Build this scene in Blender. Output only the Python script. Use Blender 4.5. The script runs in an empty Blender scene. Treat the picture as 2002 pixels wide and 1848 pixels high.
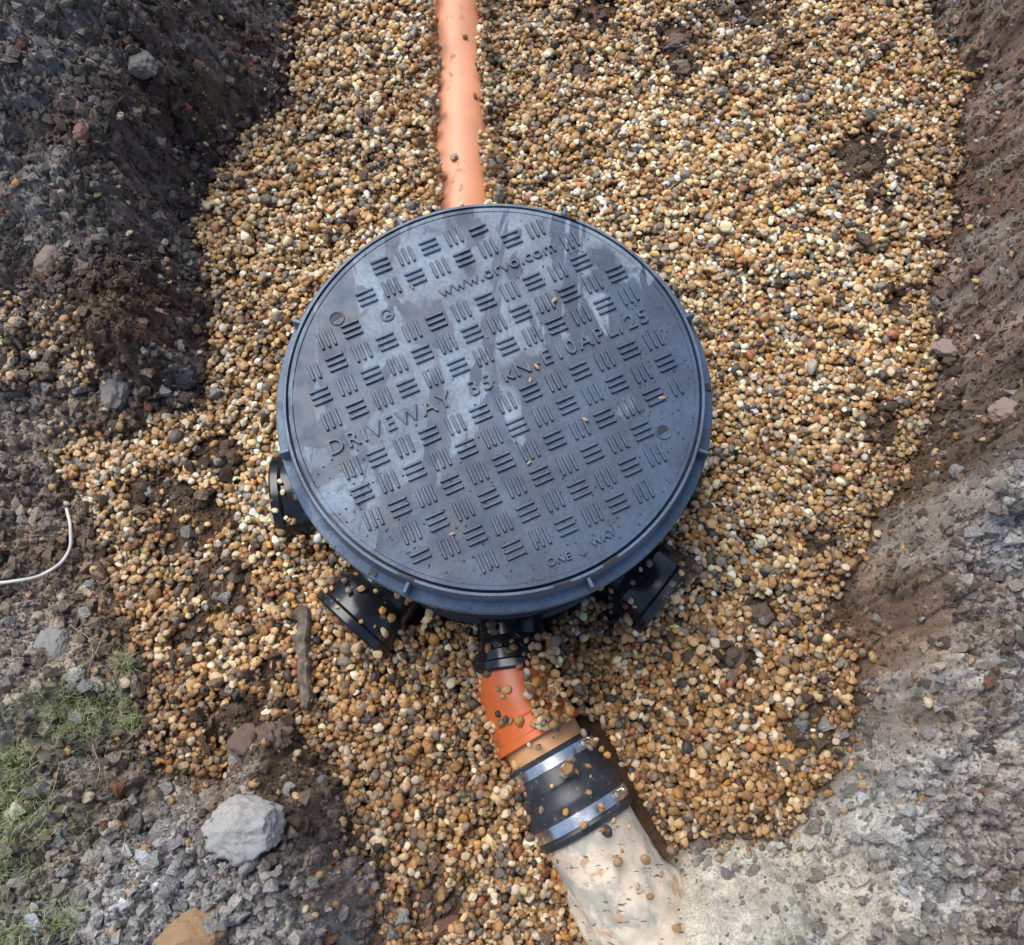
import bpy, bmesh, math, random
import numpy as np
from mathutils import Vector, Matrix, noise as mnoise
random.seed(4); rng=np.random.default_rng(7)
C=bpy.context; S=C.scene
def lin(c):
    c=np.asarray(c,dtype=float)/255.0
    return np.where(c<=.04045,c/12.92,((c+.055)/1.055)**2.4)
# ------------------------------------------------------------------ noise
_T=rng.random((256,256))
def vnoise(x,y):
    xi=np.floor(x).astype(int); yi=np.floor(y).astype(int)
    fx=x-xi; fy=y-yi; fx=fx*fx*fx*(fx*(fx*6-15)+10); fy=fy*fy*fy*(fy*(fy*6-15)+10)
    a=_T[xi&255,yi&255];b=_T[(xi+1)&255,yi&255];c=_T[xi&255,(yi+1)&255];d=_T[(xi+1)&255,(yi+1)&255]
    return ((a*(1-fx)+b*fx)*(1-fy)+(c*(1-fx)+d*fx)*fy)*2-1
def fbm(x,y,scale,oct=4,seed=0,gain=.5,ridge=False):
    x=x/scale+seed*17.3+100; y=y/scale+seed*9.1+100; r=0;a=1;t=0
    for i in range(oct):
        v=vnoise(x,y)
        if ridge: v=1-2*np.abs(v)
        r=r+a*v; t+=a; a*=gain
        x,y=(x*.8-y*.6)*2.03+5.1,(x*.6+y*.8)*2.03+3.7
    return r/t
_J=rng.random((256,256,2))
def worley(x,y,scale,seed=0):
    x=x/scale+seed*31.7+100; y=y/scale+seed*12.3+100
    xi=np.floor(x).astype(int); yi=np.floor(y).astype(int)
    f1=np.full(x.shape,9.);f2=np.full(x.shape,9.);idd=np.zeros(x.shape)
    for i in (-1,0,1):
        for j in (-1,0,1):
            J=_J[(xi+i)&255,(yi+j)&255]
            d=np.hypot(xi+i+J[...,0]-x,yi+j+J[...,1]-y)
            n=d<f1
            f2=np.where(n,f1,np.minimum(f2,d)); idd=np.where(n,J[...,0]*7.3%1,idd); f1=np.where(n,d,f1)
    return f1,f2,idd
def sst(a,b,x):
    t=np.clip((x-a)/(b-a),0,1); return t*t*(3-2*t)
def segdist(x,y,a,b):
    ax,ay=a;bx,by=b;dx,dy=bx-ax,by-ay
    t=np.clip(((x-ax)*dx+(y-ay)*dy)/(dx*dx+dy*dy),0,1)
    return np.hypot(x-ax-t*dx,y-ay-t*dy),t
def polysd(x,y,P):
    d=np.full(x.shape,9.);ins=np.zeros(x.shape,bool)
    for i in range(len(P)):
        a=P[i];b=P[(i+1)%len(P)]
        d=np.minimum(d,segdist(x,y,a,b)[0])
        c=((a[1]>y)!=(b[1]>y))
        if a[1]!=b[1]:
            ins^=c&(x<(b[0]-a[0])*(y-a[1])/(b[1]-a[1])+a[0])
    return np.where(ins,-d,d)
# ------------------------------------------------------------------ layout (metres)
GP=[(-.388,1.6),(-.385,.85),(-.388,.718),(-.440,.655),(-.505,.561),(-.520,.465),(-.500,.373),(-.478,.295),(-.472,.2),(-.478,.128),(-.512,.11),(-.58,.084),(-.672,.058),(-.679,.007),(-.613,-.059),(-.585,-.138),(-.573,-.215),(-.506,-.266),(-.498,-.324),(-.475,-.386),(-.448,-.433),(-.377,-.44),(-.334,-.379),(-.286,-.358),(-.253,-.413),(-.202,-.446),(-.191,-.517),(-.154,-.555),(-.148,-.95),(.10,-.95),(.145,-.62),(.245,-.549),(.257,-.514),(.405,-.511),(.435,-.485),(.470,-.426),(.500,-.358),(.510,-.309),(.512,-.228),(.512,-.178),(.545,-.107),(.590,-.027),(.645,.041),(.678,.11),(.706,.20),(.722,.333),(.762,.424),(.795,.55),(.820,.661),(.865,.777),(.820,.887),(.790,1.6)]
SP=[(-.9,.30),(-.75,.28),(-.67,.255),(-.625,.22),(-.605,.15),(-.70,.13),(-.9,.13)]
# x,y,height,width
HC=[(-.7,.75,.28,.24),(-.55,.5,.20,.10),(-.55,.25,.13,.08),(-.8,.25,.10,.3),(-.72,.03,.05,.3),(-.65,-.15,.05,.3),(-.6,-.35,.09,.2),(-.5,-.5,.10,.14),(-.33,-.5,.10,.06),(-.2,-.6,.10,.06),(-.29,-.37,.05,.05),(.2,-.62,.05,.15),(.4,-.6,.08,.10),(.52,-.45,.14,.07),(.6,-.25,.20,.07),(.66,-.05,.24,.08),(.78,.15,.25,.11),(.82,.4,.22,.10),(.95,.8,.22,.13),(.95,1.2,.25,.2),(-.5,1.2,.25,.2)]
CC=[(-.7,.75,(124,115,108)),(-.5,.62,(92,81,74)),(-.75,.45,(126,117,110)),(-.6,.38,(118,108,100)),(-.54,.25,(92,79,69)),(-.75,.1,(156,144,130)),(-.6,-.1,(146,128,110)),(-.66,-.25,(172,160,146)),(-.55,-.22,(158,140,118)),(-.44,-.2,(122,98,74)),(-.58,-.38,(156,150,126)),(-.57,-.5,(152,144,122)),(-.42,-.55,(188,185,182)),(-.5,-.44,(152,140,124)),(-.30,-.46,(130,110,90)),(-.22,-.6,(172,167,160)),(-.3,-.37,(104,88,70)),(.2,-.6,(188,180,162)),(.4,-.58,(180,174,158)),(.30,-.7,(188,183,166)),(.55,-.5,(184,182,176)),(.60,-.33,(158,146,133)),(.53,-.25,(126,104,86)),(.7,-.12,(174,170,163)),(.62,.0,(102,82,64)),(.76,.2,(130,111,97)),(.8,.5,(112,93,79)),(.95,.8,(126,109,98)),(0,1.3,(116,102,90)),(.5,1.3,(116,102,90)),(1.1,0,(146,138,130)),(-1.1,0,(138,134,112))]
PATCH=[(.655,.62,.050),(.64,.57,.040),(.66,.50,.028),(.336,.80,.03),(.33,.87,.05),(.18,.93,.05),(.385,-.215,.028),(.343,-.274,.033),(.445,-.379,.045),(.144,.801,.018),(.49,-.1,.03),(-.44,.04,.04),(-.46,-.06,.05),(-.40,-.17,.05),(-.44,-.24,.04),(-.37,-.36,.05),(-.33,-.30,.03),(-.54,-.02,.04),(.50,-.22,.03),(.60,.08,.04),(.66,.3,.03),(-.08,-.6,.04),(.06,-.68,.04),(.45,.95,.08)]
def idw(x,y,P,k):
    w=0;v=0
    for p in P:
        d=(x-p[0])**2+(y-p[1])**2+1e-4; ww=1/d**1.6; w=w+ww; v=v+ww*p[k]
    return v/w
CYL=[((-.046,.2),(-.105,1.35),-.040,-.034,.055),((.022,-.2),(.030,-.29),.0,.0,.054),((.030,-.29),(.060,-.372),.004,.006,.056),((.060,-.372),(.094,-.415),.008,.008,.060),((.084,-.397),(.151,-.522),.010,.006,.067),((.151,-.522),(.224,-.655),.004,-.01,.066)]
def angp(a,r): return (math.cos(math.radians(a))*r,math.sin(math.radians(a))*r+.004)
SOCK=[188,229,321,2]; SOFF={188:.013,229:.002,321:-.002,2:-.020}
for a in SOCK: CYL.append((angp(a,.18),angp(a,.316+SOFF[a]),.006,.006,.066))
def cylh(x,y,grow=0):
    h=np.full(np.shape(x),-1.)
    for a,b,z0,z1,r in CYL:
        dx,dy=b[0]-a[0],b[1]-a[1];L=math.hypot(dx,dy)
        t=((x-a[0])*dx+(y-a[1])*dy)/L; d=np.abs((x-a[0])*dy-(y-a[1])*dx)/L
        ok=(t>-grow)&(t<L+grow)&(d<r+grow)
        h=np.where(ok,np.maximum(h,z0+(z1-z0)*t/L+np.sqrt(np.clip(r*r-d*d,0,1))),h)
    return h
# ------------------------------------------------------------------ ground
def axis(a,b,step,far,g=1.25):
    c=list(np.arange(a,b+1e-9,step)); s=step
    L=[];v=a
    while v>-far: s*=g; v-=s; L.append(v)
    s=step;R=[];v=b
    while v<far: s*=g; v+=s; R.append(v)
    return np.array(L[::-1]+c+R)
xs=axis(-1.10,1.10,.0023,60); ys=axis(-.84,1.24,.0023,60)
X,Y=np.meshgrid(xs,ys)
def ground_eval(X,Y):
    wx=X+.022*fbm(X,Y,.08,4,1); wy=Y+.022*fbm(X,Y,.08,4,2)
    d=polysd(wx,wy,GP)
    H=idw(X,Y,HC,2);W=idw(X,Y,HC,3)
    m=sst(-.01,.025,d)
    far=np.clip((np.hypot(X,Y-.2)-1.1)/1.0,0,1)
    z=-.024+(H+.022)*sst(-.02,1,d/W*.9)*(1+.12*fbm(X,Y,.2,3,3))
    z=z*(1-far)+.25*far
    clay=np.exp(-(((X-.30)/.16)**2+((Y+.62)/.09)**2)); clay=np.clip(clay*1.3,0,1)
    z+=.064*np.exp(-(((X-.275)/.07)**2+((Y+.62)/.05)**2))
    z-=.016*np.exp(-(((X-.03)/.16)**2+((Y+.29)/.12)**2))*(1-m)
    z-=.014*np.exp(-(((X+.32)/.08)**2+((Y+.03)/.09)**2))*(1-m)
    z+=m*.036*fbm(X,Y,.16,3,4)+(1-m)*.006*fbm(X,Y,.2,3,5)
    qx=X+.016*fbm(X,Y,.025,3,8); qy=Y+.016*fbm(X,Y,.025,3,18)
    f1,f2,i1=worley(qx,qy,.05,1)
    g1,g2,i2=worley(X+.008*fbm(X,Y,.012,2,8),Y+.008*fbm(X,Y,.012,2,28),.019,2)
    rough=m*(1-.7*clay)
    dens=.5+.5*fbm(X,Y,.12,3,6)
    plate=sst(.02,.22,f2-f1)*i1*.018+sst(.02,.30,g2-g1)*i2*.009
    z+=rough*(plate*(.5+.9*dens)+.016*fbm(X,Y,.030,5,7,.68)+.008*fbm(X,Y,.014,3,17,.7,True))
    z+=clay*m*.005*fbm(X,Y,.014,3,27)
    crack=sst(.0,.10,f2-f1)*sst(.0,.14,g2-g1)
    greyz=np.clip(np.exp(-(((X+.40)/.13)**2+((Y+.56)/.09)**2))*1.4+np.exp(-(((X-.62)/.14)**2+((Y+.48)/.14)**2))*1.4+np.exp(-(((X-.75)/.1)**2+((Y+.12)/.12)**2)),0,1)
    z-=m*greyz*.005*(1-crack)
    ar=np.arctan2(Y+.52,X-.20); rd=np.hypot(X-.20,Y+.52)
    z+=clay*(.013*fbm(ar*.12,rd*.35,.03,4,9)+.014*fbm(X,Y,.07,3,19))
    for (px,py,pr) in PATCH:
        q=np.exp(-((X-px)**2+(Y-py)**2)/(pr*pr))
        z+=q*(1-m)*(.012+.006*fbm(X,Y,.02,3,37))
    col=[idw(X,Y,[(c[0],c[1],*lin(c[2])) for c in CC],2+k) for k in range(3)]
    col=np.stack(col,-1)
    nz=fbm(X,Y,.07,5,11); n2=fbm(X,Y,.25,3,12); n3=fbm(X,Y,.012,3,13)
    col=col*(1+.65*nz*(1-.3*clay)+.35*n3)[...,None]
    brown=lin((122,94,70)); k=(sst(.05,.5,n2)*.45)[...,None]*(1-clay)[...,None]
    col=col*(1-k)+brown*k
    grey=lin((184,181,176)); k=(sst(.15,.5,fbm(X,Y,.05,4,14))*.55*(1+greyz)/2)[...,None]
    col=col*(1-k)+grey*k
    col=col*(1-.45*greyz*(1-crack))[...,None]
    col=col*(.82+.36*i2*(1-.8*clay)+.14*clay)[...,None]
    gr=lin((92,71,49)); col=col*m[...,None]+gr*(1-m)[...,None]
    fw=far[...,None]; col=col*(1-fw)+lin((100,98,70))*fw
    return z,np.clip(col,.008,.9),d,m,clay,greyz
Z,COL,D,M,CLAY,GREY=ground_eval(X,Y)
ny,nx=X.shape
def grid_mesh(name,X,Y,Z,COL):
    me=bpy.data.meshes.new(name)
    n=X.size; me.vertices.add(n)
    me.vertices.foreach_set('co',np.stack([X.ravel(),Y.ravel(),Z.ravel()],-1).astype(np.float32).ravel())
    idx=np.arange(n).reshape(X.shape)
    q=np.stack([idx[:-1,:-1],idx[:-1,1:],idx[1:,1:],idx[1:,:-1]],-1).reshape(-1,4)
    me.loops.add(q.size); me.loops.foreach_set('vertex_index',q.astype(np.int32).ravel())
    me.polygons.add(len(q)); me.polygons.foreach_set('loop_start',np.arange(0,q.size,4,dtype=np.int32))
    me.update(calc_edges=True)
    me.polygons.foreach_set('use_smooth',np.ones(len(q),bool))
    a=me.attributes.new('col','FLOAT_COLOR','POINT')
    a.data.foreach_set('color',np.concatenate([COL.reshape(-1,3),np.ones((n,1))],1).astype(np.float32).ravel())
    ob=bpy.data.objects.new(name,me); S.collection.objects.link(ob); return ob
# ------------------------------------------------------------------ material helpers
def mat(name):
    m=bpy.data.materials.new(name); m.use_nodes=True
    nt=m.node_tree; b=nt.nodes['Principled BSDF']; return m,nt,b
def N(nt,t,**k):
    n=nt.nodes.new(t)
    for a,v in k.items():
        if a in n.inputs: n.inputs[a].default_value=v
        else: setattr(n,a,v)
    return n
def simple(name,col,rough=.5,nscale=40,var=.25,bump=.15,metal=0,dirt=None,dscale=30,dthr=.6,bs=None,spec=.5):
    m,nt,b=mat(name); L=nt.links.new
    tc=N(nt,'ShaderNodeTexCoord'); no=N(nt,'ShaderNodeTexNoise'); no.inputs['Scale'].default_value=nscale; no.inputs['Detail'].default_value=6
    L(tc.outputs['Object'],no.inputs['Vector'])
    mr=N(nt,'ShaderNodeMapRange'); mr.inputs[1].default_value=.3; mr.inputs[2].default_value=.7; mr.inputs[3].default_value=1-var; mr.inputs[4].default_value=1+var
    L(no.outputs['Fac'],mr.inputs[0])
    vm=N(nt,'ShaderNodeVectorMath',operation='SCALE'); vm.inputs[0].default_value=col; L(mr.outputs[0],vm.inputs['Scale'])
    out=vm.outputs[0]
    rr=N(nt,'ShaderNodeMapRange'); rr.inputs[1].default_value=.3; rr.inputs[2].default_value=.7; rr.inputs[3].default_value=rough*.8; rr.inputs[4].default_value=min(1,rough*1.25)
    L(no.outputs['Fac'],rr.inputs[0]); ro=rr.outputs[0]
    if dirt is not None:
        n2=N(nt,'ShaderNodeTexNoise'); n2.inputs['Scale'].default_value=dscale; n2.inputs['Detail'].default_value=8; n2.inputs['Roughness'].default_value=.7
        L(tc.outputs['Object'],n2.inputs['Vector'])
        m2=N(nt,'ShaderNodeMapRange'); m2.inputs[1].default_value=dthr; m2.inputs[2].default_value=dthr+.07; L(n2.outputs['Fac'],m2.inputs[0])
        mx=N(nt,'ShaderNodeMix',data_type='RGBA'); L(m2.outputs[0],mx.inputs['Factor']); L(out,mx.inputs['A']); mx.inputs['B'].default_value=(*dirt,1)
        out=mx.outputs['Result']
        mm=N(nt,'ShaderNodeMix',data_type='FLOAT'); L(m2.outputs[0],mm.inputs[0]); L(ro,mm.inputs[2]); mm.inputs[3].default_value=.85; ro=mm.outputs[0]
    L(out,b.inputs['Base Color']); L(ro,b.inputs['Roughness'])
    b.inputs['Metallic'].default_value=metal; b.inputs['Specular IOR Level'].default_value=spec
    if bump:
        n3=N(nt,'ShaderNodeTexNoise'); n3.inputs['Scale'].default_value=bs or nscale*5; n3.inputs['Detail'].default_value=5; L(tc.outputs['Object'],n3.inputs['Vector'])
        bp=N(nt,'ShaderNodeBump'); bp.inputs['Strength'].default_value=bump; bp.inputs['Distance'].default_value=.002
        L(n3.outputs['Fac'],bp.inputs['Height']); L(bp.outputs[0],b.inputs['Normal'])
    return m
def attrmat(name,typ,rough,var=.35,nscale=200,bump=.5,spec=.4,dist=.002):
    m,nt,b=mat(name); L=nt.links.new
    at=N(nt,'ShaderNodeAttribute'); at.attribute_type=typ; at.attribute_name='col'
    tc=N(nt,'ShaderNodeTexCoord'); no=N(nt,'ShaderNodeTexNoise'); no.inputs['Scale'].default_value=nscale; no.inputs['Detail'].default_value=6; no.inputs['Roughness'].default_value=.65
    L(tc.outputs['Object'],no.inputs['Vector'])
    mr=N(nt,'ShaderNodeMapRange'); mr.inputs[1].default_value=.3; mr.inputs[2].default_value=.7; mr.inputs[3].default_value=1-var; mr.inputs[4].default_value=1+var
    L(no.outputs['Fac'],mr.inputs[0])
    vm=N(nt,'ShaderNodeVectorMath',operation='SCALE'); L(at.outputs['Color' if typ=='GEOMETRY' else 'Vector'],vm.inputs[0]); L(mr.outputs[0],vm.inputs['Scale'])
    L(vm.outputs[0],b.inputs['Base Color']); b.inputs['Roughness'].default_value=rough; b.inputs['Specular IOR Level'].default_value=spec
    bp=N(nt,'ShaderNodeBump'); bp.inputs['Strength'].default_value=bump; bp.inputs['Distance'].default_value=dist
    L(no.outputs['Fac'],bp.inputs['Height']); L(bp.outputs[0],b.inputs['Normal'])
    return m
ground=grid_mesh('ground',X,Y,Z,COL)
ground.data.materials.append(attrmat('soil','GEOMETRY',.75,.45,320,.9,.35,.003))
# ------------------------------------------------------------------ instancing
def instancer(name,pos,rot,scl,col,idx,protos):
    n=len(pos); me=bpy.data.meshes.new(name); me.vertices.add(n)
    me.vertices.foreach_set('co',np.asarray(pos,np.float32).ravel())
    for an,v in (('rot',rot),('scl',scl),('col',col)):
        a=me.attributes.new(an,'FLOAT_VECTOR','POINT'); a.data.foreach_set('vector',np.asarray(v,np.float32).ravel())
    a=me.attributes.new('idx','INT','POINT'); a.data.foreach_set('value',np.asarray(idx,np.int32))
    me.update()
    ob=bpy.data.objects.new(name,me); S.collection.objects.link(ob)
    col_=bpy.data.collections.new(name+'_pieces')
    for p in protos: col_.objects.link(p)
    ng=bpy.data.node_groups.new(name,'GeometryNodeTree')
    ng.interface.new_socket('Geometry',in_out='INPUT',socket_type='NodeSocketGeometry')
    ng.interface.new_socket('Geometry',in_out='OUTPUT',socket_type='NodeSocketGeometry')
    gi=ng.nodes.new('NodeGroupInput');go=ng.nodes.new('NodeGroupOutput')
    ip=ng.nodes.new('GeometryNodeInstanceOnPoints'); ci=ng.nodes.new('GeometryNodeCollectionInfo')
    ci.inputs['Collection'].default_value=col_; ci.inputs['Separate Children'].default_value=True; ci.inputs['Reset Children'].default_value=True
    def na(nm,t):
        q=ng.nodes.new('GeometryNodeInputNamedAttribute'); q.data_type=t; q.inputs['Name'].default_value=nm; return q.outputs[0]
    ip.inputs['Pick Instance'].default_value=True
    L=ng.links.new
    L(gi.outputs[0],ip.inputs['Points']);L(ci.outputs[0],ip.inputs['Instance']);L(na('idx','INT'),ip.inputs['Instance Index'])
    er=ng.nodes.new('FunctionNodeEulerToRotation'); L(na('rot','FLOAT_VECTOR'),er.inputs[0]); L(er.outputs[0],ip.inputs['Rotation'])
    L(na('scl','FLOAT_VECTOR'),ip.inputs['Scale']);L(ip.outputs[0],go.inputs[0])
    md=ob.modifiers.new('instances','NODES'); md.node_group=ng
    return ob
def lumpy(name,sub,amp,freq,seed,mt,smooth=True,flatten=0):
    bm=bmesh.new(); bmesh.ops.create_icosphere(bm,subdivisions=sub,radius=1)
    off=Vector((seed*7.1,seed*3.3,seed*5.7))
    for v in bm.verts:
        d=v.co.normalized()
        r=1+amp*mnoise.noise(d*freq+off)+amp*.5*mnoise.noise(d*freq*2.3+off)
        v.co=d*r
        if flatten:
            for ax in [Vector((.3,.8,.5)),Vector((-.7,.2,.6)),Vector((.6,-.6,.3)),Vector((-.3,-.5,-.8))]:
                ax=(ax+Vector((math.sin(seed*3),math.cos(seed*2),0))*.5).normalized(); e=v.co.dot(ax)-flatten
                if e>0: v.co-=ax*e*.85
    me=bpy.data.meshes.new(name); bm.to_mesh(me); bm.free()
    if smooth: me.polygons.foreach_set('use_smooth',np.ones(len(me.polygons),bool))
    me.materials.append(mt); return bpy.data.objects.new(name,me)
def shard(name,seed,mt):
    r_=random.Random(seed); bm=bmesh.new()
    for i in range(15):
        v=Vector((r_.gauss(0,1),r_.gauss(0,1),r_.gauss(0,1))).normalized()*r_.uniform(.7,1.1); bm.verts.new(v)
    h=bmesh.ops.convex_hull(bm,input=bm.verts)
    bmesh.ops.subdivide_edges(bm,edges=bm.edges[:],cuts=1,use_grid_fill=True)
    for v in bm.verts: v.co*=1+.22*mnoise.noise(v.co*2.6+Vector((seed,0,0)))
    me=bpy.data.meshes.new(name); bm.to_mesh(me); bm.free(); me.materials.append(mt); return bpy.data.objects.new(name,me)
peb_m=attrmat('pebble_stone','INSTANCER',.38,.28,2.2,.25,.5,.02)
clod_m=attrmat('clod_soil','INSTANCER',.85,.35,3.5,.7,.3,.05)
pebs=[lumpy('pebble_%d'%i,3,.18+.06*(i%3),1.1+.2*(i%2),i+1,peb_m,True,(.72,.82,.78,.9)[i%4]) for i in range(8)]
clods=[shard('clod_%d'%i,i+5,clod_m) for i in range(6)]
# ------------------------------------------------------------------ deposit gravel
R=.002; gx0,gy0=-1.1,-.84; GNX,GNY=1100,1030
gx=gx0+np.arange(GNX)*R; gy=gy0+np.arange(GNY)*R
def resample(A,px,py):
    fi=np.interp(px,xs,np.arange(nx)); fj=np.interp(py,ys,np.arange(ny))
    return A[np.round(fj).astype(int),np.round(fi).astype(int)]
GX,GY=np.meshgrid(gx,gy)
Hm=resample(Z,GX,GY).copy(); Dm=resample(D,GX,GY); Cm=resample(CLAY,GX,GY)
spd=polysd(GX+.02*fbm(GX,GY,.05,3,31),GY+.02*fbm(GX,GY,.05,3,32),SP)
CH=cylh(GX,GY); onpipe=CH>np.maximum(Hm,-.03)
Hm=np.maximum(Hm,CH)
rr=np.hypot(GX,GY-.004)
P=(Dm<-.002).astype(float)
leftside=sst(-.3,-.5,GX)*sst(.2,0,GY)
P=np.where((Dm>=-.002),(.22*np.exp(-Dm/.018)+.003)*(1-.85*Cm)+.02*leftside,P)
P=np.where(spd<0,np.maximum(P,.6),P)
nn=fbm(GX,GY,.05,4,33)
for px,py,pr in PATCH:
    q=np.exp(-((GX-px)**2+(GY-py)**2)/(pr*pr)); P*=1-.92*np.clip(sst(.25,.7,q+.35*nn),0,1)
leftmix=np.exp(-(((GX+.53)/.13)**2+((GY+.12)/.22)**2)); P*=1-.75*leftmix*sst(-.1,.3,nn)
P=np.where(rr<.238,0,P)
P0=P.copy()
P=np.where(onpipe,.05*P,P)
P=np.where(onpipe&(GY>.2),.003,P)
P=np.where(onpipe&(GY<-.38)&(GY>-.50),.05,P)
mid=onpipe&(GY<-.2)&(np.hypot((GX-.072)/.033,(GY+.320)/.065)<1)
P=np.where(mid,.5*P0,P)
P=np.where(onpipe&(GY<-.51),.004,P)
edgepipe=onpipe&(GY>.2)&(CH<.0+.012*fbm(GX,GY,.03,2,40)); P=np.where(edgepipe,1.0,P)
PAL=[((210,172,122),.19),((182,141,91),.20),((224,200,158),.15),((152,118,77),.15),((238,226,200),.075),((154,144,128),.095),((114,108,98),.06),((70,66,62),.035),((160,104,72),.03),((198,149,78),.03)]
pc=np.array([lin(p[0]) for p in PAL]); pw=np.array([p[1] for p in PAL]); pw/=pw.sum()
ND=100000
cx=rng.uniform(gx0+.03,gx0+GNX*R-.03,ND*3); cy=rng.uniform(gy0+.03,gy0+GNY*R-.03,ND*3)
ii=((cx-gx0)/R).astype(int); jj=((cy-gy0)/R).astype(int)
keep=rng.random(len(cx))<P[jj,ii]; ii=ii[keep];jj=jj[keep]
area=(P.sum()*R*R); want=int(area/6.8e-5*2.5); ii=ii[:want];jj=jj[:want]
n=len(ii)
a=.0054*np.exp(rng.normal(0,.25,n)); b=a*rng.uniform(.62,.92,n); c=a*rng.uniform(.46,.72,n)
pos=[]
jit=rng.integers(-4,5,(n,3,2))
K=4; oy,ox=np.mgrid[-K:K+1,-K:K+1]*R; o2=ox**2+oy**2
for k in range(n):
    i,j=ii[k],jj[k]
    bi,bj,bh=i,j,Hm[j,i]
    if not onpipe[j,i]:
        for q in range(3):
            i2=i+jit[k,q,0];j2=j+jit[k,q,1]
            if Hm[j2,i2]<bh and P0[j2,i2]>.3 and not onpipe[j2,i2]: bi,bj,bh=i2,j2,Hm[j2,i2]
    r=(a[k]+b[k])*.5; m=o2<r*r
    w=Hm[bj-K:bj+K+1,bi-K:bi+K+1]
    prof=c[k]*np.sqrt(np.clip(1-o2/(r*r),0,1))
    v=(w+prof)[m]
    zc=.45*v.max()+.55*v.mean()
    if onpipe[bj,bi]: zc=v.max()
    w[m]=np.maximum(w[m],(zc+prof)[m])
    pos.append((gx0+bi*R+R*.5,gy0+bj*R+R*.5,zc))
pos=np.array(pos); pos[:,:2]+=rng.uniform(-R/2,R/2,(n,2))
rot=np.stack([rng.normal(0,.38,n),rng.normal(0,.38,n),rng.uniform(0,6.28,n)],-1)
scl=np.stack([a,b,c],-1)
colr=pc[rng.choice(len(pc),n,p=pw)]*np.exp(rng.normal(0,.2,(n,1)))
dz_=fbm(pos[:,0],pos[:,1],.3,3,50); colr*=(1+.25*dz_)[:,None]
dd=resample(D,pos[:,0],pos[:,1]); st=np.clip(1+dd/.12,0,1)*.38
colr=colr*(1-st[:,None])+lin((112,88,64))*st[:,None]
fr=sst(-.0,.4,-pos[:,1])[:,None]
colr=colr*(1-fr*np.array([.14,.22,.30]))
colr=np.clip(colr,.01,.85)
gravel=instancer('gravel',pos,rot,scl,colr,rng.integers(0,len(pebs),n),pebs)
# ------------------------------------------------------------------ clods
def scatter(n,test):
    x=rng.uniform(-1.1,1.1,n);y=rng.uniform(-.84,1.22,n); k=test(x,y); return x[k],y[k]
def soiltest(x,y):
    d=resample(D,x,y);cl=resample(CLAY,x,y)
    p=np.where(d>0,.5+.5*sst(-.3,.3,fbm(x,y,.09,3,60)),.015+.3*np.exp(d/.012))
    for px,py,pr in PATCH: p=np.maximum(p,.9*np.exp(-((x-px)**2+(y-py)**2)/(pr*pr)*1.3))
    p=p*(1-.85*cl)
    p=np.where(np.hypot(x,y-.01)<.28,0,p); p=np.where(cylh(x,y)>-.02,p*.10,p)
    return rng.random(len(x))<p
x,y=scatter(380000,soiltest); nc=len(x)
r=np.minimum(.0017*(rng.pareto(2.0,nc)+1),.014)
r=np.where(cylh(x,y)>-.02,np.minimum(r*.7,.0022),r)
gi=((x-gx0)/R).astype(int).clip(0,GNX-1); gj=((y-gy0)/R).astype(int).clip(0,GNY-1)
zz=np.maximum(resample(Z,x,y),Hm[gj,gi]-.003)
_,colc,dc,_,_,gyc=ground_eval(x,y)
colc=np.where((dc<0)[:,None],lin((118,99,82)),colc)
colc=colc*np.exp(rng.normal(.10,.36,(nc,1)))
lt=rng.random(nc)<(.07+.25*gyc); colc[lt]=lin((190,186,180))*rng.uniform(.6,1.1,(lt.sum(),1))
rd=rng.random(nc)<.012; colc[rd]=lin((154,108,86))
scl=np.stack([r,r*rng.uniform(.7,1,nc),r*rng.uniform(.6,.95,nc)],-1)
instancer('soil_clods',np.stack([x,y,zz+.2*r],-1),rng.uniform(-3,3,(nc,3)),scl,np.clip(colc,.01,.8),rng.integers(0,6,nc),clods)
# ------------------------------------------------------------------ mesh builders
def finish(name,bm,mt,parent=None,angle=35,smooth=True):
    me=bpy.data.meshes.new(name); bmesh.ops.recalc_face_normals(bm,faces=bm.faces); bm.to_mesh(me); bm.free()
    if smooth:
        me.polygons.foreach_set('use_smooth',np.ones(len(me.polygons),bool)); me.set_sharp_from_angle(angle=math.radians(angle))
    me.materials.append(mt); ob=bpy.data.objects.new(name,me); S.collection.objects.link(ob)
    if parent: ob.parent=parent
    return ob
def lathe(name,prof,o,d,mt,parent=None,seg=72,close=False,angle=35):
    bm=bmesh.new(); d=Vector(d).normalized(); q=d.to_track_quat('Z','Y').to_matrix(); o=Vector(o)
    rings=[]
    for s,r in prof:
        if r<1e-6: rings.append([bm.verts.new(o+d*s)]); continue
        rings.append([bm.verts.new(o+q@Vector((r*math.cos(t),r*math.sin(t),s))) for t in [2*math.pi*i/seg for i in range(seg)]])
    for A,B in zip(rings,rings[1:]):
        for i in range(seg):
            k=(i+1)%seg
            if len(A)==1: bm.faces.new((A[0],B[i],B[k]))
            elif len(B)==1: bm.faces.new((A[i],A[k],B[0]))
            else: bm.faces.new((A[i],A[k],B[k],B[i]))
    return finish(name,bm,mt,parent,angle)
def empty(name,loc=(0,0,0)):
    e=bpy.data.objects.new(name,None); e.location=loc; e.empty_display_size=.05; S.collection.objects.link(e); return e
black=simple('black_plastic',(.014,.015,.018),.22,30,.3,.05,dirt=(.24,.19,.13),dscale=60,dthr=.60,spec=.6)
orange=simple('orange_plastic',(.66,.145,.035),.33,25,.12,.04,dirt=(.36,.22,.13),dscale=70,dthr=.62)
orangel=simple('orange_pipe_plastic',(.80,.36,.20),.42,9,.14,.04,dirt=(.42,.25,.15),dscale=24,dthr=.58)
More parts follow.
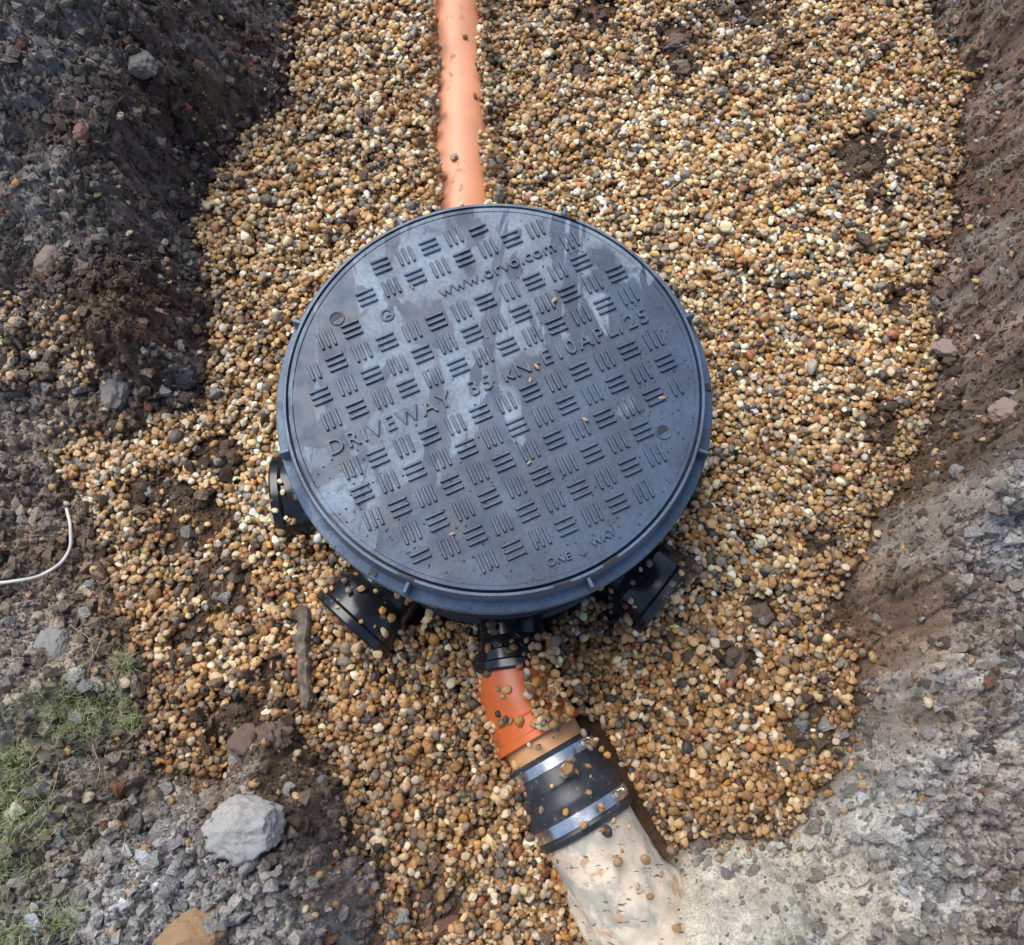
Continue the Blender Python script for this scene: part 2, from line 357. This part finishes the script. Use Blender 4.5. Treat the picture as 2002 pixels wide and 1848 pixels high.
tanp=simple('tan_pipe',(.72,.38,.17),.4,20,.15,.04,dirt=(.25,.18,.12),dscale=40,dthr=.6)
rubber=simple('rubber',(.034,.037,.043),.42,40,.3,.08,dirt=(.26,.22,.16),dscale=160,dthr=.60)
steel=simple('steel_band',(.8,.8,.8),.25,60,.15,.05,metal=1,dirt=(.3,.25,.19),dscale=70,dthr=.66)
def claymat():
    m=simple('clay_pipe_ceramic',(.66,.55,.42),.7,30,.25,.6,dirt=(.42,.40,.33),dscale=16,dthr=.50)
    nt=m.node_tree; b=nt.nodes['Principled BSDF']; src=b.inputs['Base Color'].links[0].from_socket
    tc=N(nt,'ShaderNodeTexCoord')
    for (sc,rotz,lo,colr_) in (((30,30,30),0,.58,(.54,.36,.22,1)),((60,190,60),29,.63,(.16,.11,.07,1))):
        mp=N(nt,'ShaderNodeMapping'); mp.inputs['Rotation'].default_value=(0,0,math.radians(rotz)); mp.inputs['Scale'].default_value=sc
        no=N(nt,'ShaderNodeTexNoise'); no.inputs['Scale'].default_value=1; no.inputs['Detail'].default_value=6; nt.links.new(tc.outputs['Object'],mp.inputs['Vector']); nt.links.new(mp.outputs[0],no.inputs['Vector'])
        mr=N(nt,'ShaderNodeMapRange'); mr.inputs[1].default_value=lo; mr.inputs[2].default_value=lo+.05; nt.links.new(no.outputs['Fac'],mr.inputs[0])
        mx=N(nt,'ShaderNodeMix',data_type='RGBA'); nt.links.new(mr.outputs[0],mx.inputs['Factor']); nt.links.new(src,mx.inputs['A']); mx.inputs['B'].default_value=colr_; src=mx.outputs['Result']
    nt.links.new(src,b.inputs['Base Color']); return m
clayp=claymat()
# ---- chamber
ch=empty('inspection_chamber')
prof=[(-.10,.229),(.0,.229),(.004,.235),(.010,.235),(.014,.229),(.05,.229),(.054,.236),(.062,.236),(.066,.229),(.11,.229),(.114,.236),(.122,.236),(.126,.230),(.17,.230),(.174,.238),(.184,.238),(.188,.231),(.215,.231),(.219,.240),(.231,.241),(.235,.231),(.255,.231)]
lathe('chamber_body',prof,(0,.002,0),(0,0,1),black,ch,128)
for k,aa in enumerate(SOCK):
    dx,dy=math.cos(math.radians(aa)),math.sin(math.radians(aa)); ex=SOFF[aa]
    p=[(0,.053),(.050+ex,.053),(.056+ex,.056),(.062+ex,.0575),(.068+ex,.0640),(.072+ex,.0665),(.104+ex,.0670),(.108+ex,.0715),(.118+ex,.0715),(.121+ex,.069),(.121+ex,.062),(.114+ex,.060),(.05,.055),(.05,0)]
    lathe('inlet_socket_%d'%(k+1),p,(dx*.197,dy*.197+.004,.006),(dx,dy,-.03),black,ch,72)
d0=Vector((.09,-1,0)).normalized()
p=[(0,.047),(.040,.047),(.044,.050),(.058,.052),(.061,.058),(.074,.059),(.077,.063),(.087,.063),(.090,.060),(.090,.054),(.06,.052)]
OUT0=Vector((.020,-.210,.0))
lathe('outlet_socket',p,OUT0,d0,black,ch,72)
# ---- frame + cover
ZT=.30
cov=empty('manhole_cover',(0,.007,ZT)); cov.rotation_euler=(math.radians(3),0,0); cov.scale=(1.030,1.030,1.030)
def lidmat(name,dryk,wetcol=(.040,.064,.104,1),drycol=(.21,.255,.30,1),wr=.36):
    m,nt,b=mat(name); L=nt.links.new
    tc=N(nt,'ShaderNodeTexCoord'); tc.object=cov
    def noise(sc,det,vec=(1,1,1),dist=0,off=(0,0,0)):
        mp=N(nt,'ShaderNodeMapping'); mp.inputs['Scale'].default_value=vec; mp.inputs['Location'].default_value=off; L(tc.outputs['Object'],mp.inputs['Vector'])
        n=N(nt,'ShaderNodeTexNoise'); n.inputs['Scale'].default_value=sc; n.inputs['Detail'].default_value=det; n.inputs['Distortion'].default_value=dist
        L(mp.outputs[0],n.inputs['Vector']); return n.outputs['Fac']
    def mrg(i,a,b_,c=0,d=1):
        n=N(nt,'ShaderNodeMapRange'); n.interpolation_type='SMOOTHSTEP'
        for k,v in enumerate((a,b_,c,d)): n.inputs[k+1].default_value=v
        L(i,n.inputs[0]); return n.outputs[0]
    def mth(op,a,b_):
        n=N(nt,'ShaderNodeMath',operation=op)
        for k,v in enumerate((a,b_)):
            if isinstance(v,(int,float)): n.inputs[k].default_value=v
            else: L(v,n.inputs[k])
        return n.outputs[0]
    sx=N(nt,'ShaderNodeSeparateXYZ'); L(tc.outputs['Object'],sx.inputs[0])
    lf=mth('ADD',mth('MULTIPLY',sx.outputs['X'],-1.5),mth('MULTIPLY',sx.outputs['Y'],1.6))
    lf=mth('ADD',lf,mth('MULTIPLY',mth('SUBTRACT',noise(9,6),.5),1.1))
    lf=mth('ADD',lf,.07)
    reg=mrg(lf,-.01,.04)
    streak=mrg(noise(1,6,(26,5.0,1),.7,(3.4,.3,0)),.53,.555)
    blot=mrg(noise(20,7,(1,.7,1),.8,(0,4,2)),.58,.61)
    wet=mth('MAXIMUM',streak,blot)
    dry=mth('MULTIPLY',reg,mth('SUBTRACT',1,wet))
    dry=mth('MULTIPLY',dry,mrg(noise(11,4,(1,1,1),0,(7,1,0)),.3,.7,.6,1)); dry=mth('MULTIPLY',dry,dryk)
    fine=noise(220,4)
    cloud=mrg(noise(14,5),.3,.7,.75,1.3)
    mx=N(nt,'ShaderNodeMix',data_type='RGBA'); L(dry,mx.inputs['Factor']); mx.inputs['A'].default_value=wetcol; mx.inputs['B'].default_value=drycol
    vm=N(nt,'ShaderNodeVectorMath',operation='SCALE'); L(mx.outputs['Result'],vm.inputs[0]); L(mth('MULTIPLY',cloud,mrg(fine,.3,.7,.85,1.15)),vm.inputs['Scale'])
    L(vm.outputs[0],b.inputs['Base Color'])
    rg=mrg(dry,0,1,wr,.6); rg=mth('ADD',rg,mrg(noise(35,5),.35,.7,-.06,.12)); L(rg,b.inputs['Roughness'])
    b.inputs['Specular IOR Level'].default_value=.42
    bp=N(nt,'ShaderNodeBump'); bp.inputs['Strength'].default_value=.18; bp.inputs['Distance'].default_value=.001; L(fine,bp.inputs['Height']); L(bp.outputs[0],b.inputs['Normal'])
    return m
lidm=lidmat('cover_plastic_damp',1.0); frm=lidmat('frame_plastic_damp',.4,(.072,.105,.155,1)); barm=lidmat('raised_plastic_damp',.6,(.052,.080,.125,1),(.14,.175,.215,1),.30)
dark=simple('slot_shade',(.006,.006,.007),.5,30,.1,0)  # near-black colour painted as the shade inside slots and notches
prof=[(-.055,.226),(-.046,.238),(-.042,.241),(-.042,.2625),(-.040,.265),(-.030,.265),(-.028,.2635),(-.0245,.2535),(-.022,.2522),(-.004,.2508),(-.0008,.2495),(-.0008,.2465),(-.012,.2460),(-.012,.2)]
lathe('frame',prof,(0,0,0),(0,0,1),frm,cov,192,angle=30)
lathe('lid',[(-.010,.2436),(-.0012,.2436),(-.0002,.2428),(-.0002,.2385),(-.0014,.2375),(-.0014,.0)],(0,0,0),(0,0,1),lidm,cov,192,angle=50)
bm=bmesh.new()
def boxr(bm,c,ang,sx,sy,sz):
    m=Matrix.Translation(c)@Matrix.Rotation(ang,4,'Z')@Matrix.Diagonal((sx,sy,sz,1)); r=bmesh.ops.create_cube(bm,size=1,matrix=m); return r
for aa in (-162,-112,-65,-18,70,118,160,22):
    t=math.radians(aa); boxr(bm,(math.cos(t)*.2575,math.sin(t)*.2575,-.0165),t,.013,.0045,.022)
bmesh.ops.bevel(bm,geom=bm.edges[:],offset=.0008,segments=1,affect='EDGES')
finish('frame_ribs',bm,frm,cov)
bm=bmesh.new()
for aa,rd in ((-122,.258),(2,.2595),(-58,.2475),(-113,.2475),(68,.2475),(-72,.2475)):
    t=math.radians(aa); boxr(bm,(math.cos(t)*rd,math.sin(t)*rd,-.0262 if rd>.25 else -.0006),t,.006 if rd>.25 else .003,.009 if rd>.25 else .02,.004 if rd>.25 else .002)
finish('frame_notch_shade',bm,dark,cov,smooth=False)  # solid blocks coloured as the shade in rim notches, nothing is cut
TH=math.radians(24.6); ct,stt=math.cos(TH),math.sin(TH)
def uv(u,v): return (u*ct-v*stt,u*stt+v*ct)
bm=bmesh.new(); PU=.0325; PV=.0328
def bar(u,v,L,horiz,w=.0042,h=.0034):
    x,y=uv(u,v); t=TH+(0 if horiz else math.pi/2)
    hx,hy=L/2,w/2; b=.0010; r=hy*.8
    def ring(e,z):
        o=[]
        for cx_,cy_,a0 in ((hx-r,hy-r,0),(-hx+r,hy-r,90),(-hx+r,-hy+r,180),(hx-r,-hy+r,270)):
            for q in (0,45,90):
                a_=math.radians(a0+q); px=cx_+(r-e)*math.cos(a_); py=cy_+(r-e)*math.sin(a_)
                o.append(bm.verts.new((x+px*math.cos(t)-py*math.sin(t),y+px*math.sin(t)+py*math.cos(t),z)))
        return o
    A=ring(0,-.0020);B=ring(.0003,h-.0014-.0008);Cc=ring(b,h-.0014)
    for P1,P2 in ((A,B),(B,Cc)):
        for i in range(12): k=(i+1)%12; bm.faces.new((P1[i],P1[k],P2[k],P2[i]))
    bm.faces.new(Cc)
V0=.008
for k in range(-7,7):
    v=V0+k*PV
    if k==0: continue
    for j in range(-8,9):
        u=j*PU+.004
        R_=math.hypot(*uv(u,v))
        if R_>.224: continue
        if k==4 and -.115<u<.15: continue
        if k==-7 and abs(u)<.045: continue
        if math.hypot(u+.137,v-.16)<.018 or math.hypot(u-.156,v+.135)<.018: continue
        hz=(j+k)%2==0
        for q in (-1,0,1):
            uu,vv=((u,v+q*.0080) if hz else (u+q*.0080,v))
            if math.hypot(*uv(uu,vv))<.2235: bar(uu,vv,.0235,hz)
finish('tread_bars',bm,barm,cov,angle=40)
def text(s,u,v,size,ang,sp=1.0,nm='lettering'):
    cu=bpy.data.curves.new(nm,'FONT'); cu.body=s; cu.size=size; cu.align_x='CENTER'; cu.align_y='CENTER'; cu.extrude=.0024; cu.bevel_depth=.0003; cu.space_character=sp
    cu.materials.append(barm); o=bpy.data.objects.new(nm,cu); S.collection.objects.link(o); o.parent=cov
    x,y=uv(u,v); o.location=(x,y,-.0009); o.rotation_euler=(0,0,ang); return o
text('DRIVEWAY  35 kN-E10APL/25',0,V0-.001,.0268,TH,1.22,'driveway_lettering')
text('www.orvo.com',.068,V0+4.03*PV,.0225,TH,1.12,'web_lettering')
text('ONE',-.020,-.2205,.0130,TH-.10,1.08,'one_lettering')
text('WAY',.036,-.2185,.0130,TH+.12,1.08,'way_lettering')
bm=bmesh.new()
def stroke(bm,u0,v0,u1,v1,w=.0016):
    x0,y0=uv(u0,v0);x1,y1=uv(u1,v1); L=math.hypot(x1-x0,y1-y0)
    boxr(bm,((x0+x1)/2,(y0+y1)/2,-.0001),math.atan2(y1-y0,x1-x0),L,w,.0026)
stroke(bm,.008,-.212,.008,-.228); stroke(bm,.0042,-.2238,.008,-.228); stroke(bm,.0118,-.2238,.008,-.228)
finish('arrow_mark',bm,barm,cov,smooth=False)
x,y=uv(-.080,V0+4*PV)
lathe('maker_emblem',[(-.0020,.0085),(.0006,.0085),(.0009,.0080),(.0009,.0062),(.0006,.0057),(-.0020,.0057)],(x,y,0),(0,0,1),barm,cov,40)
bm=bmesh.new(); boxr(bm,(x+.002,y-.0005,-.0004),TH,.008,.0024,.002); finish('maker_emblem_bar',bm,barm,cov,smooth=False)
for i,(u,v) in enumerate(((-.137,.16),(.156,-.135))):
    x,y=uv(u,v)
    lathe('keyhole_ring_%d'%(i+1),[(-.0016,.0092),(-.0004,.0092),(0,.0086),(-.0002,.0078),(-.0016,.0074)],(x,y,0),(0,0,1),lidm,cov,40)
    bm=bmesh.new(); vs=[bm.verts.new((x+.0068*math.cos(TH+t),y+.0068*math.sin(TH+t),-.0009)) for t in np.linspace(.1,math.pi+.3-.1,18)]; bm.faces.new(vs)
    finish('keyhole_slot_shade_%d'%(i+1),bm,dark,cov,smooth=False)  # flat black half-disc painted as the keyhole's shaded recess, no hole behind it
wm,nt,b=mat('water_drop'); b.inputs['Base Color'].default_value=(.04,.06,.09,1); b.inputs['Roughness'].default_value=.08; b.inputs['IOR'].default_value=1.4
bm=bmesh.new()
for i in range(1300):
    t=rng.uniform(0,6.283); r_=.262*math.sqrt(rng.random())
    if r_<.17 and rng.random()<.75: continue
    x,y=r_*math.cos(t),r_*math.sin(t)
    if y-x>.12 and r_<.24: continue
    if .2375<r_<.255: continue
    s=rng.uniform(.0005,.0019); z=-.0014 if r_<.24 else -.0275
    bmesh.ops.create_icosphere(bm,subdivisions=1,radius=1,matrix=Matrix.Translation((x,y,z))@Matrix.Diagonal((s,s*rng.uniform(.7,1.2),s*.45,1)))
finish('water_drops',bm,wm,cov,angle=180)
bm=bmesh.new()
for x,y in ((-.046,-.180),(.043,.007),(.051,.024),(.107,-.043),(.073,.112),(-.101,.130),(.041,-.096),(.198,-.016)):
    s=rng.uniform(.0014,.0028)
    bmesh.ops.create_icosphere(bm,subdivisions=2,radius=1,matrix=Matrix.Translation((x,y,.0020))@Matrix.Rotation(rng.uniform(0,3),4,'Z')@Matrix.Diagonal((s*1.8,s*.9,s*.6,1)))
finish('grit',bm,simple('grit_tan',(.42,.28,.16),.6),cov)
# ---- upstream orange pipe
up=empty('drain_pipe')
a_=Vector((-.046,.2,-.040)); b_=Vector((-.105,1.35,-.034)); Lp=(b_-a_).length
lathe('pipe_barrel',[(0,.055),(Lp,.055),(Lp+2.0,.055)],a_,b_-a_,orangel,up,72)
# ---- bend
def sweep(name,path,mt,parent,seg=64):
    bm=bmesh.new(); rings=[]
    for (p,d,r) in path:
        q=Vector(d).normalized().to_track_quat('Z','X').to_matrix(); p=Vector(p)
        rings.append([bm.verts.new(p+q@Vector((r*math.cos(t),r*math.sin(t),0))) for t in [2*math.pi*i/seg for i in range(seg)]])
    for A,B in zip(rings,rings[1:]):
        for i in range(seg): k=(i+1)%seg; bm.faces.new((A[i],A[k],B[k],B[i]))
    return finish(name,bm,mt,parent,30)
bend=empty('pipe_bend')
d1=Vector((.479,-.878,-.02)).normalized()
P0v=OUT0+d0*.088
path=[]
def dirm(t): return (d0*(1-t)+d1*t).normalized()
p=P0v-d0*.02; path.append((p.copy(),d0,.0555)); p=P0v+d0*.012; path.append((p.copy(),d0,.0555))
steps=10
for i in range(1,steps+1):
    d=dirm(i/steps); p=p+d*.0046; path.append((p.copy(),d,.0555))
q0=p.copy()
for s,r in ((.003,.0557),(.006,.0595),(.026,.0602),(.028,.0640),(.0365,.0645),(.038,.0632),(.0385,.0565),(.02,.0555)):
    path.append((q0+d1*s,d1,r))
sweep('bend_body',path,orange,bend)
sweep('bend_seam',[(q0+d1*.0005,d1,.0555),(q0+d1*.001,d1,.0570),(q0+d1*.003,d1,.0570),(q0+d1*.0035,d1,.0555)],orange,bend)
q1=q0+d1*.038
lathe('connector_pipe',[(-.02,.0548),(.06,.0548)],q1,d1,tanp,bend)
# ---- coupling
cp=empty('pipe_coupling'); q2=q1+d1*.022
lathe('rubber_sleeve',[(0,.0545),(0,.0605),(.003,.0635),(.006,.0625),(.022,.0625),(.026,.0640),(.040,.0650),(.043,.0668),(.047,.0660),(.060,.0690),(.066,.0712),(.072,.0712),(.078,.0702),(.100,.0702),(.104,.0722),(.108,.0700),(.111,.0690),(.111,.060)],q2,d1,rubber,cp)
lathe('steel_band_small',[(.0075,.0620),(.0075,.0638),(.0205,.0638),(.0205,.0620)],q2,d1,steel,cp)
lathe('steel_band_large',[(.083,.0695),(.083,.0718),(.0985,.0718),(.0985,.0695)],q2,d1,steel,cp)
side=d1.cross(Vector((0,0,1))).normalized()
for (s,r) in ((.014,.0638),(.0905,.0715)):
    c0=q2+d1*s+(-side*.75+Vector((0,0,.66))).normalized()*(r+.003)
    lathe('band_screw',[(-.011,0),(-.011,.0042),(-.004,.0042),(-.004,.0032),(.011,.0032),(.011,0)],c0,(side*.66+Vector((0,0,.75))),steel,cp,16)
# ---- clay pipe
cy_=empty('clay_pipe'); q3=q2+d1*.10
bm=bmesh.new(); seg=96; rings=[]
q=(d1+Vector((0,0,-.06))).normalized().to_track_quat('Z','X').to_matrix()
for i in range(90):
    s=.30*i/89; ring=[]
    for j in range(seg):
        t=2*math.pi*j/seg; nrm=Vector((math.cos(t),math.sin(t),0))
        w=mnoise.fractal(Vector((math.cos(t)*1.5,math.sin(t)*1.5,s*22)),1,2,4)
        r=.0640+.0018*w+.010*max(0,mnoise.fractal(Vector((math.cos(t)*2.2,math.sin(t)*2.2,s*14+5)),1,2,4))*min(1,max(0,(s-.04)/.03))+(.005*min(1,max(0,(s-.06)/.05)))
        ring.append(bm.verts.new(q3+q@Vector((r*nrm.x,r*nrm.y,s))))
    rings.append(ring)
for A,B in zip(rings,rings[1:]):
    for i in range(seg): k=(i+1)%seg; bm.faces.new((A[i],A[k],B[k],B[i]))
finish('pipe_barrel',bm,clayp,cy_,60)
# ------------------------------------------------------------------ rocks
def rock(name,x,y,sx,sy,sz,colr,seed,rotz=0,sub=5,amp=.28,flat=.8,lift=.3):
    m=simple(name+'_stone',colr,.8,35,.35,.8,dirt=tuple(np.array(colr)*.5),dscale=45,dthr=.56,bs=150)
    o=lumpy(name,sub,amp,1.3,seed,m,True,flat)
    for v in o.data.vertices:
        v.co+=v.co.normalized()*(.07*mnoise.noise(v.co*5)+.06*mnoise.noise(v.co*13)+.04*mnoise.noise(v.co*26))
    z=float(resample(Z,np.array([x]),np.array([y]))[0])
    o.scale=(sx,sy,sz); o.rotation_euler=(.1,.1,rotz); o.location=(x,y,z+sz*lift); S.collection.objects.link(o); return o
rock('rock',-.300,-.500,.046,.036,.030,(.56,.54,.50),3,.2)
rock('rock',-.352,-.625,.042,.03,.02,(.50,.32,.17),5,.5)
rock('rock',-.69,.318,.026,.03,.02,(.38,.28,.23),6)
rock('rock',-.63,.48,.010,.018,.010,(.32,.17,.13),7)
rock('rock',-.575,.64,.024,.022,.018,(.28,.26,.23),8,amp=.4)
rock('rock',-.440,.515,.018,.016,.014,(.22,.17,.14),9)
rock('rock',-.50,.16,.022,.018,.014,(.07,.075,.08),10)
rock('rock',-.60,.14,.024,.034,.018,(.32,.30,.27),21,.3,amp=.45)
rock('rock',-.64,-.26,.024,.026,.012,(.42,.41,.38),22,.3,amp=.45)
rock('rock',-.645,.02,.026,.018,.012,(.38,.35,.32),23,.3,amp=.45)
rock('rock',.70,.03,.024,.02,.015,(.44,.32,.26),13)
rock('brick_fragment',-.065,-.625,.026,.015,.012,(.24,.12,.08),12,.2,flat=.6)
rock('brick_fragment',-.60,-.06,.022,.012,.010,(.46,.28,.20),14,-.4,flat=.6)
rock('brick_fragment',.72,.205,.028,.018,.012,(.44,.32,.28),15,-.1,flat=.6)
for i,(x,y,s) in enumerate(((.385,-.215,.020),(.343,-.27,.020),(.336,.80,.020),(.33,.86,.022),(.144,.801,.012),(.43,-.034,.012),(-.30,-.39,.022),(-.34,-.40,.028))):
    rock('soil_lump',x,y,s,s*.85,s*.6,tuple(lin((134,114,98))),30+i,i,5,.55,.95,.2)
# ------------------------------------------------------------------ wood
bm=bmesh.new(); n_=40
pr=[]
for i in range(n_):
    t=i/(n_-1); x=-.282+.016*t+.005*mnoise.noise(Vector((t*4,0,0))); y=-.205-.145*t; w=.012*(1-.25*t)+.005*mnoise.noise(Vector((t*11,3,0))); h=.012+.004*mnoise.noise(Vector((t*14,7,0)))
    if i in (0,n_-1): w*=.5;h*=.6
    pr.append([bm.verts.new((x+a1*w,y+.003*mnoise.noise(Vector((a1*5,t*3,0))),.003+a2*h)) for a1,a2 in ((-1,-1),(-.9,.5),(-.6,.75),(-.2,.9),(.1,.8),(.5,1.0),(.85,.7),(1,-1))])
for A,B in zip(pr,pr[1:]):
    for i in range(8): k=(i+1)%8; bm.faces.new((A[i],A[k],B[k],B[i]))
bm.faces.new(pr[0]);bm.faces.new(pr[-1])
finish('wood_stake',bm,simple('old_wood',(.15,.115,.085),.8,90,.5,.9,dirt=(.26,.21,.15),dscale=60,dthr=.55),None,50)
# ------------------------------------------------------------------ roots
def strand(name,pts,r,mt):
    cu=bpy.data.curves.new(name,'CURVE'); cu.dimensions='3D'; sp=cu.splines.new('BEZIER'); sp.bezier_points.add(len(pts)-1)
    for bp_,p in zip(sp.bezier_points,pts): bp_.co=p; bp_.handle_left_type=bp_.handle_right_type='AUTO'
    cu.bevel_depth=r; cu.bevel_resolution=3; cu.materials.append(mt); o=bpy.data.objects.new(name,cu); S.collection.objects.link(o); return o
def gz(x,y): return float(resample(Z,np.array([x]),np.array([y]))[0])
rootm=simple('root_pale',(.66,.64,.58),.5)
strand('root',[(x,y,gz(x,y)+.014) for x,y in ((-.76,-.175),(-.70,-.17),(-.665,-.155),(-.645,-.12),(-.645,-.085),(-.66,-.05))],.0026,rootm)
twm=simple('twig_brown',(.34,.27,.18),.7)
for i in range(26):
    x=rng.uniform(-.62,-.4);y=rng.uniform(-.6,-.25);t=rng.uniform(0,3.1);l=rng.uniform(.02,.05)
    strand('twig',[(x+l*k*math.cos(t+.4*k),y+l*k*math.sin(t+.4*k),gz(x+l*k*math.cos(t+.4*k),y+l*k*math.sin(t+.4*k))+.008) for k in (-1,0,1)],.0006,twm)
# ------------------------------------------------------------------ grass
bm=bmesh.new()
cent=[(-.585,-.345,.045),(-.56,-.37,.04),(-.63,-.42,.03),(-.62,-.46,.04),(-.585,-.49,.035),(-.60,-.54,.045),(-.51,-.60,.025),(-.54,-.34,.035),(-.50,-.36,.03),(-.56,-.62,.03),(-.52,-.28,.02)]
for i in range(2300):
    c_=cent[rng.integers(len(cent))]; x=rng.normal(c_[0],c_[2]*.55); y=rng.normal(c_[1],c_[2]*.4)
    if polysd(np.array([x]),np.array([y]),GP)[0]<.015: continue
    z=gz(x,y); t=rng.uniform(0,6.28); l=rng.uniform(.012,.036); w=rng.uniform(.0004,.0009); lean=rng.uniform(.7,1.5)
    sd=Vector((-math.sin(t),math.cos(t),0)); prev=None; f=Vector((math.cos(t),math.sin(t),0)); p_=Vector((x,y,z))
    for k in range(5):
        e=lean*k/2.6; ww=w*(1-k/4.3)
        cur=(bm.verts.new(p_-sd*ww),bm.verts.new(p_+sd*ww))
        if prev: bm.faces.new((prev[0],prev[1],cur[1],cur[0]))
        prev=cur; p_=p_+(Vector((0,0,1))*math.cos(e)+f*math.sin(e))*l/4
gm,nt,b=mat('grass_blade'); no=N(nt,'ShaderNodeTexNoise'); no.inputs['Scale'].default_value=60; tc=N(nt,'ShaderNodeTexCoord'); nt.links.new(tc.outputs['Object'],no.inputs['Vector'])
cr=N(nt,'ShaderNodeValToRGB'); cr.color_ramp.elements[0].position=.35; cr.color_ramp.elements[0].color=(.20,.28,.08,1); cr.color_ramp.elements[1].position=.65; cr.color_ramp.elements[1].color=(.46,.48,.25,1)
nt.links.new(no.outputs['Fac'],cr.inputs[0]); nt.links.new(cr.outputs[0],b.inputs['Base Color']); b.inputs['Roughness'].default_value=.5
finish('grass',bm,gm,None,smooth=False)
# ------------------------------------------------------------------ light, camera
w=bpy.data.worlds.new('World'); S.world=w; w.use_nodes=True; nt=w.node_tree; bg=nt.nodes['Background']
sk=nt.nodes.new('ShaderNodeTexSky'); sk.sky_type='NISHITA'; sk.sun_disc=False; EL,AZ=60,-45
sk.sun_elevation=math.radians(EL); sk.sun_rotation=math.radians(AZ); sk.air_density=1.0; sk.dust_density=1.5
nt.links.new(sk.outputs[0],bg.inputs[0]); bg.inputs[1].default_value=.15
sd=bpy.data.lights.new('sun','SUN'); sd.energy=3.5; sd.angle=math.radians(50); sd.color=(1,.975,.94)
so=bpy.data.objects.new('sun',sd); S.collection.objects.link(so)
sv=Vector((math.sin(math.radians(AZ))*math.cos(math.radians(EL)),math.cos(math.radians(AZ))*math.cos(math.radians(EL)),math.sin(math.radians(EL))))
so.rotation_euler=sv.to_track_quat('Z','Y').to_euler(); so.location=sv*5
cam=bpy.data.cameras.new('camera'); cam.sensor_width=36; cam.lens=36*1734/2002; cam.clip_start=.01; cam.clip_end=300
co=bpy.data.objects.new('camera',cam); S.collection.objects.link(co); co.location=(.022,-.4625,1.281); co.rotation_euler=(math.radians(20),0,0)
S.camera=co
S.view_settings.view_transform='Standard'; S.view_settings.look='None'; S.view_settings.exposure=0
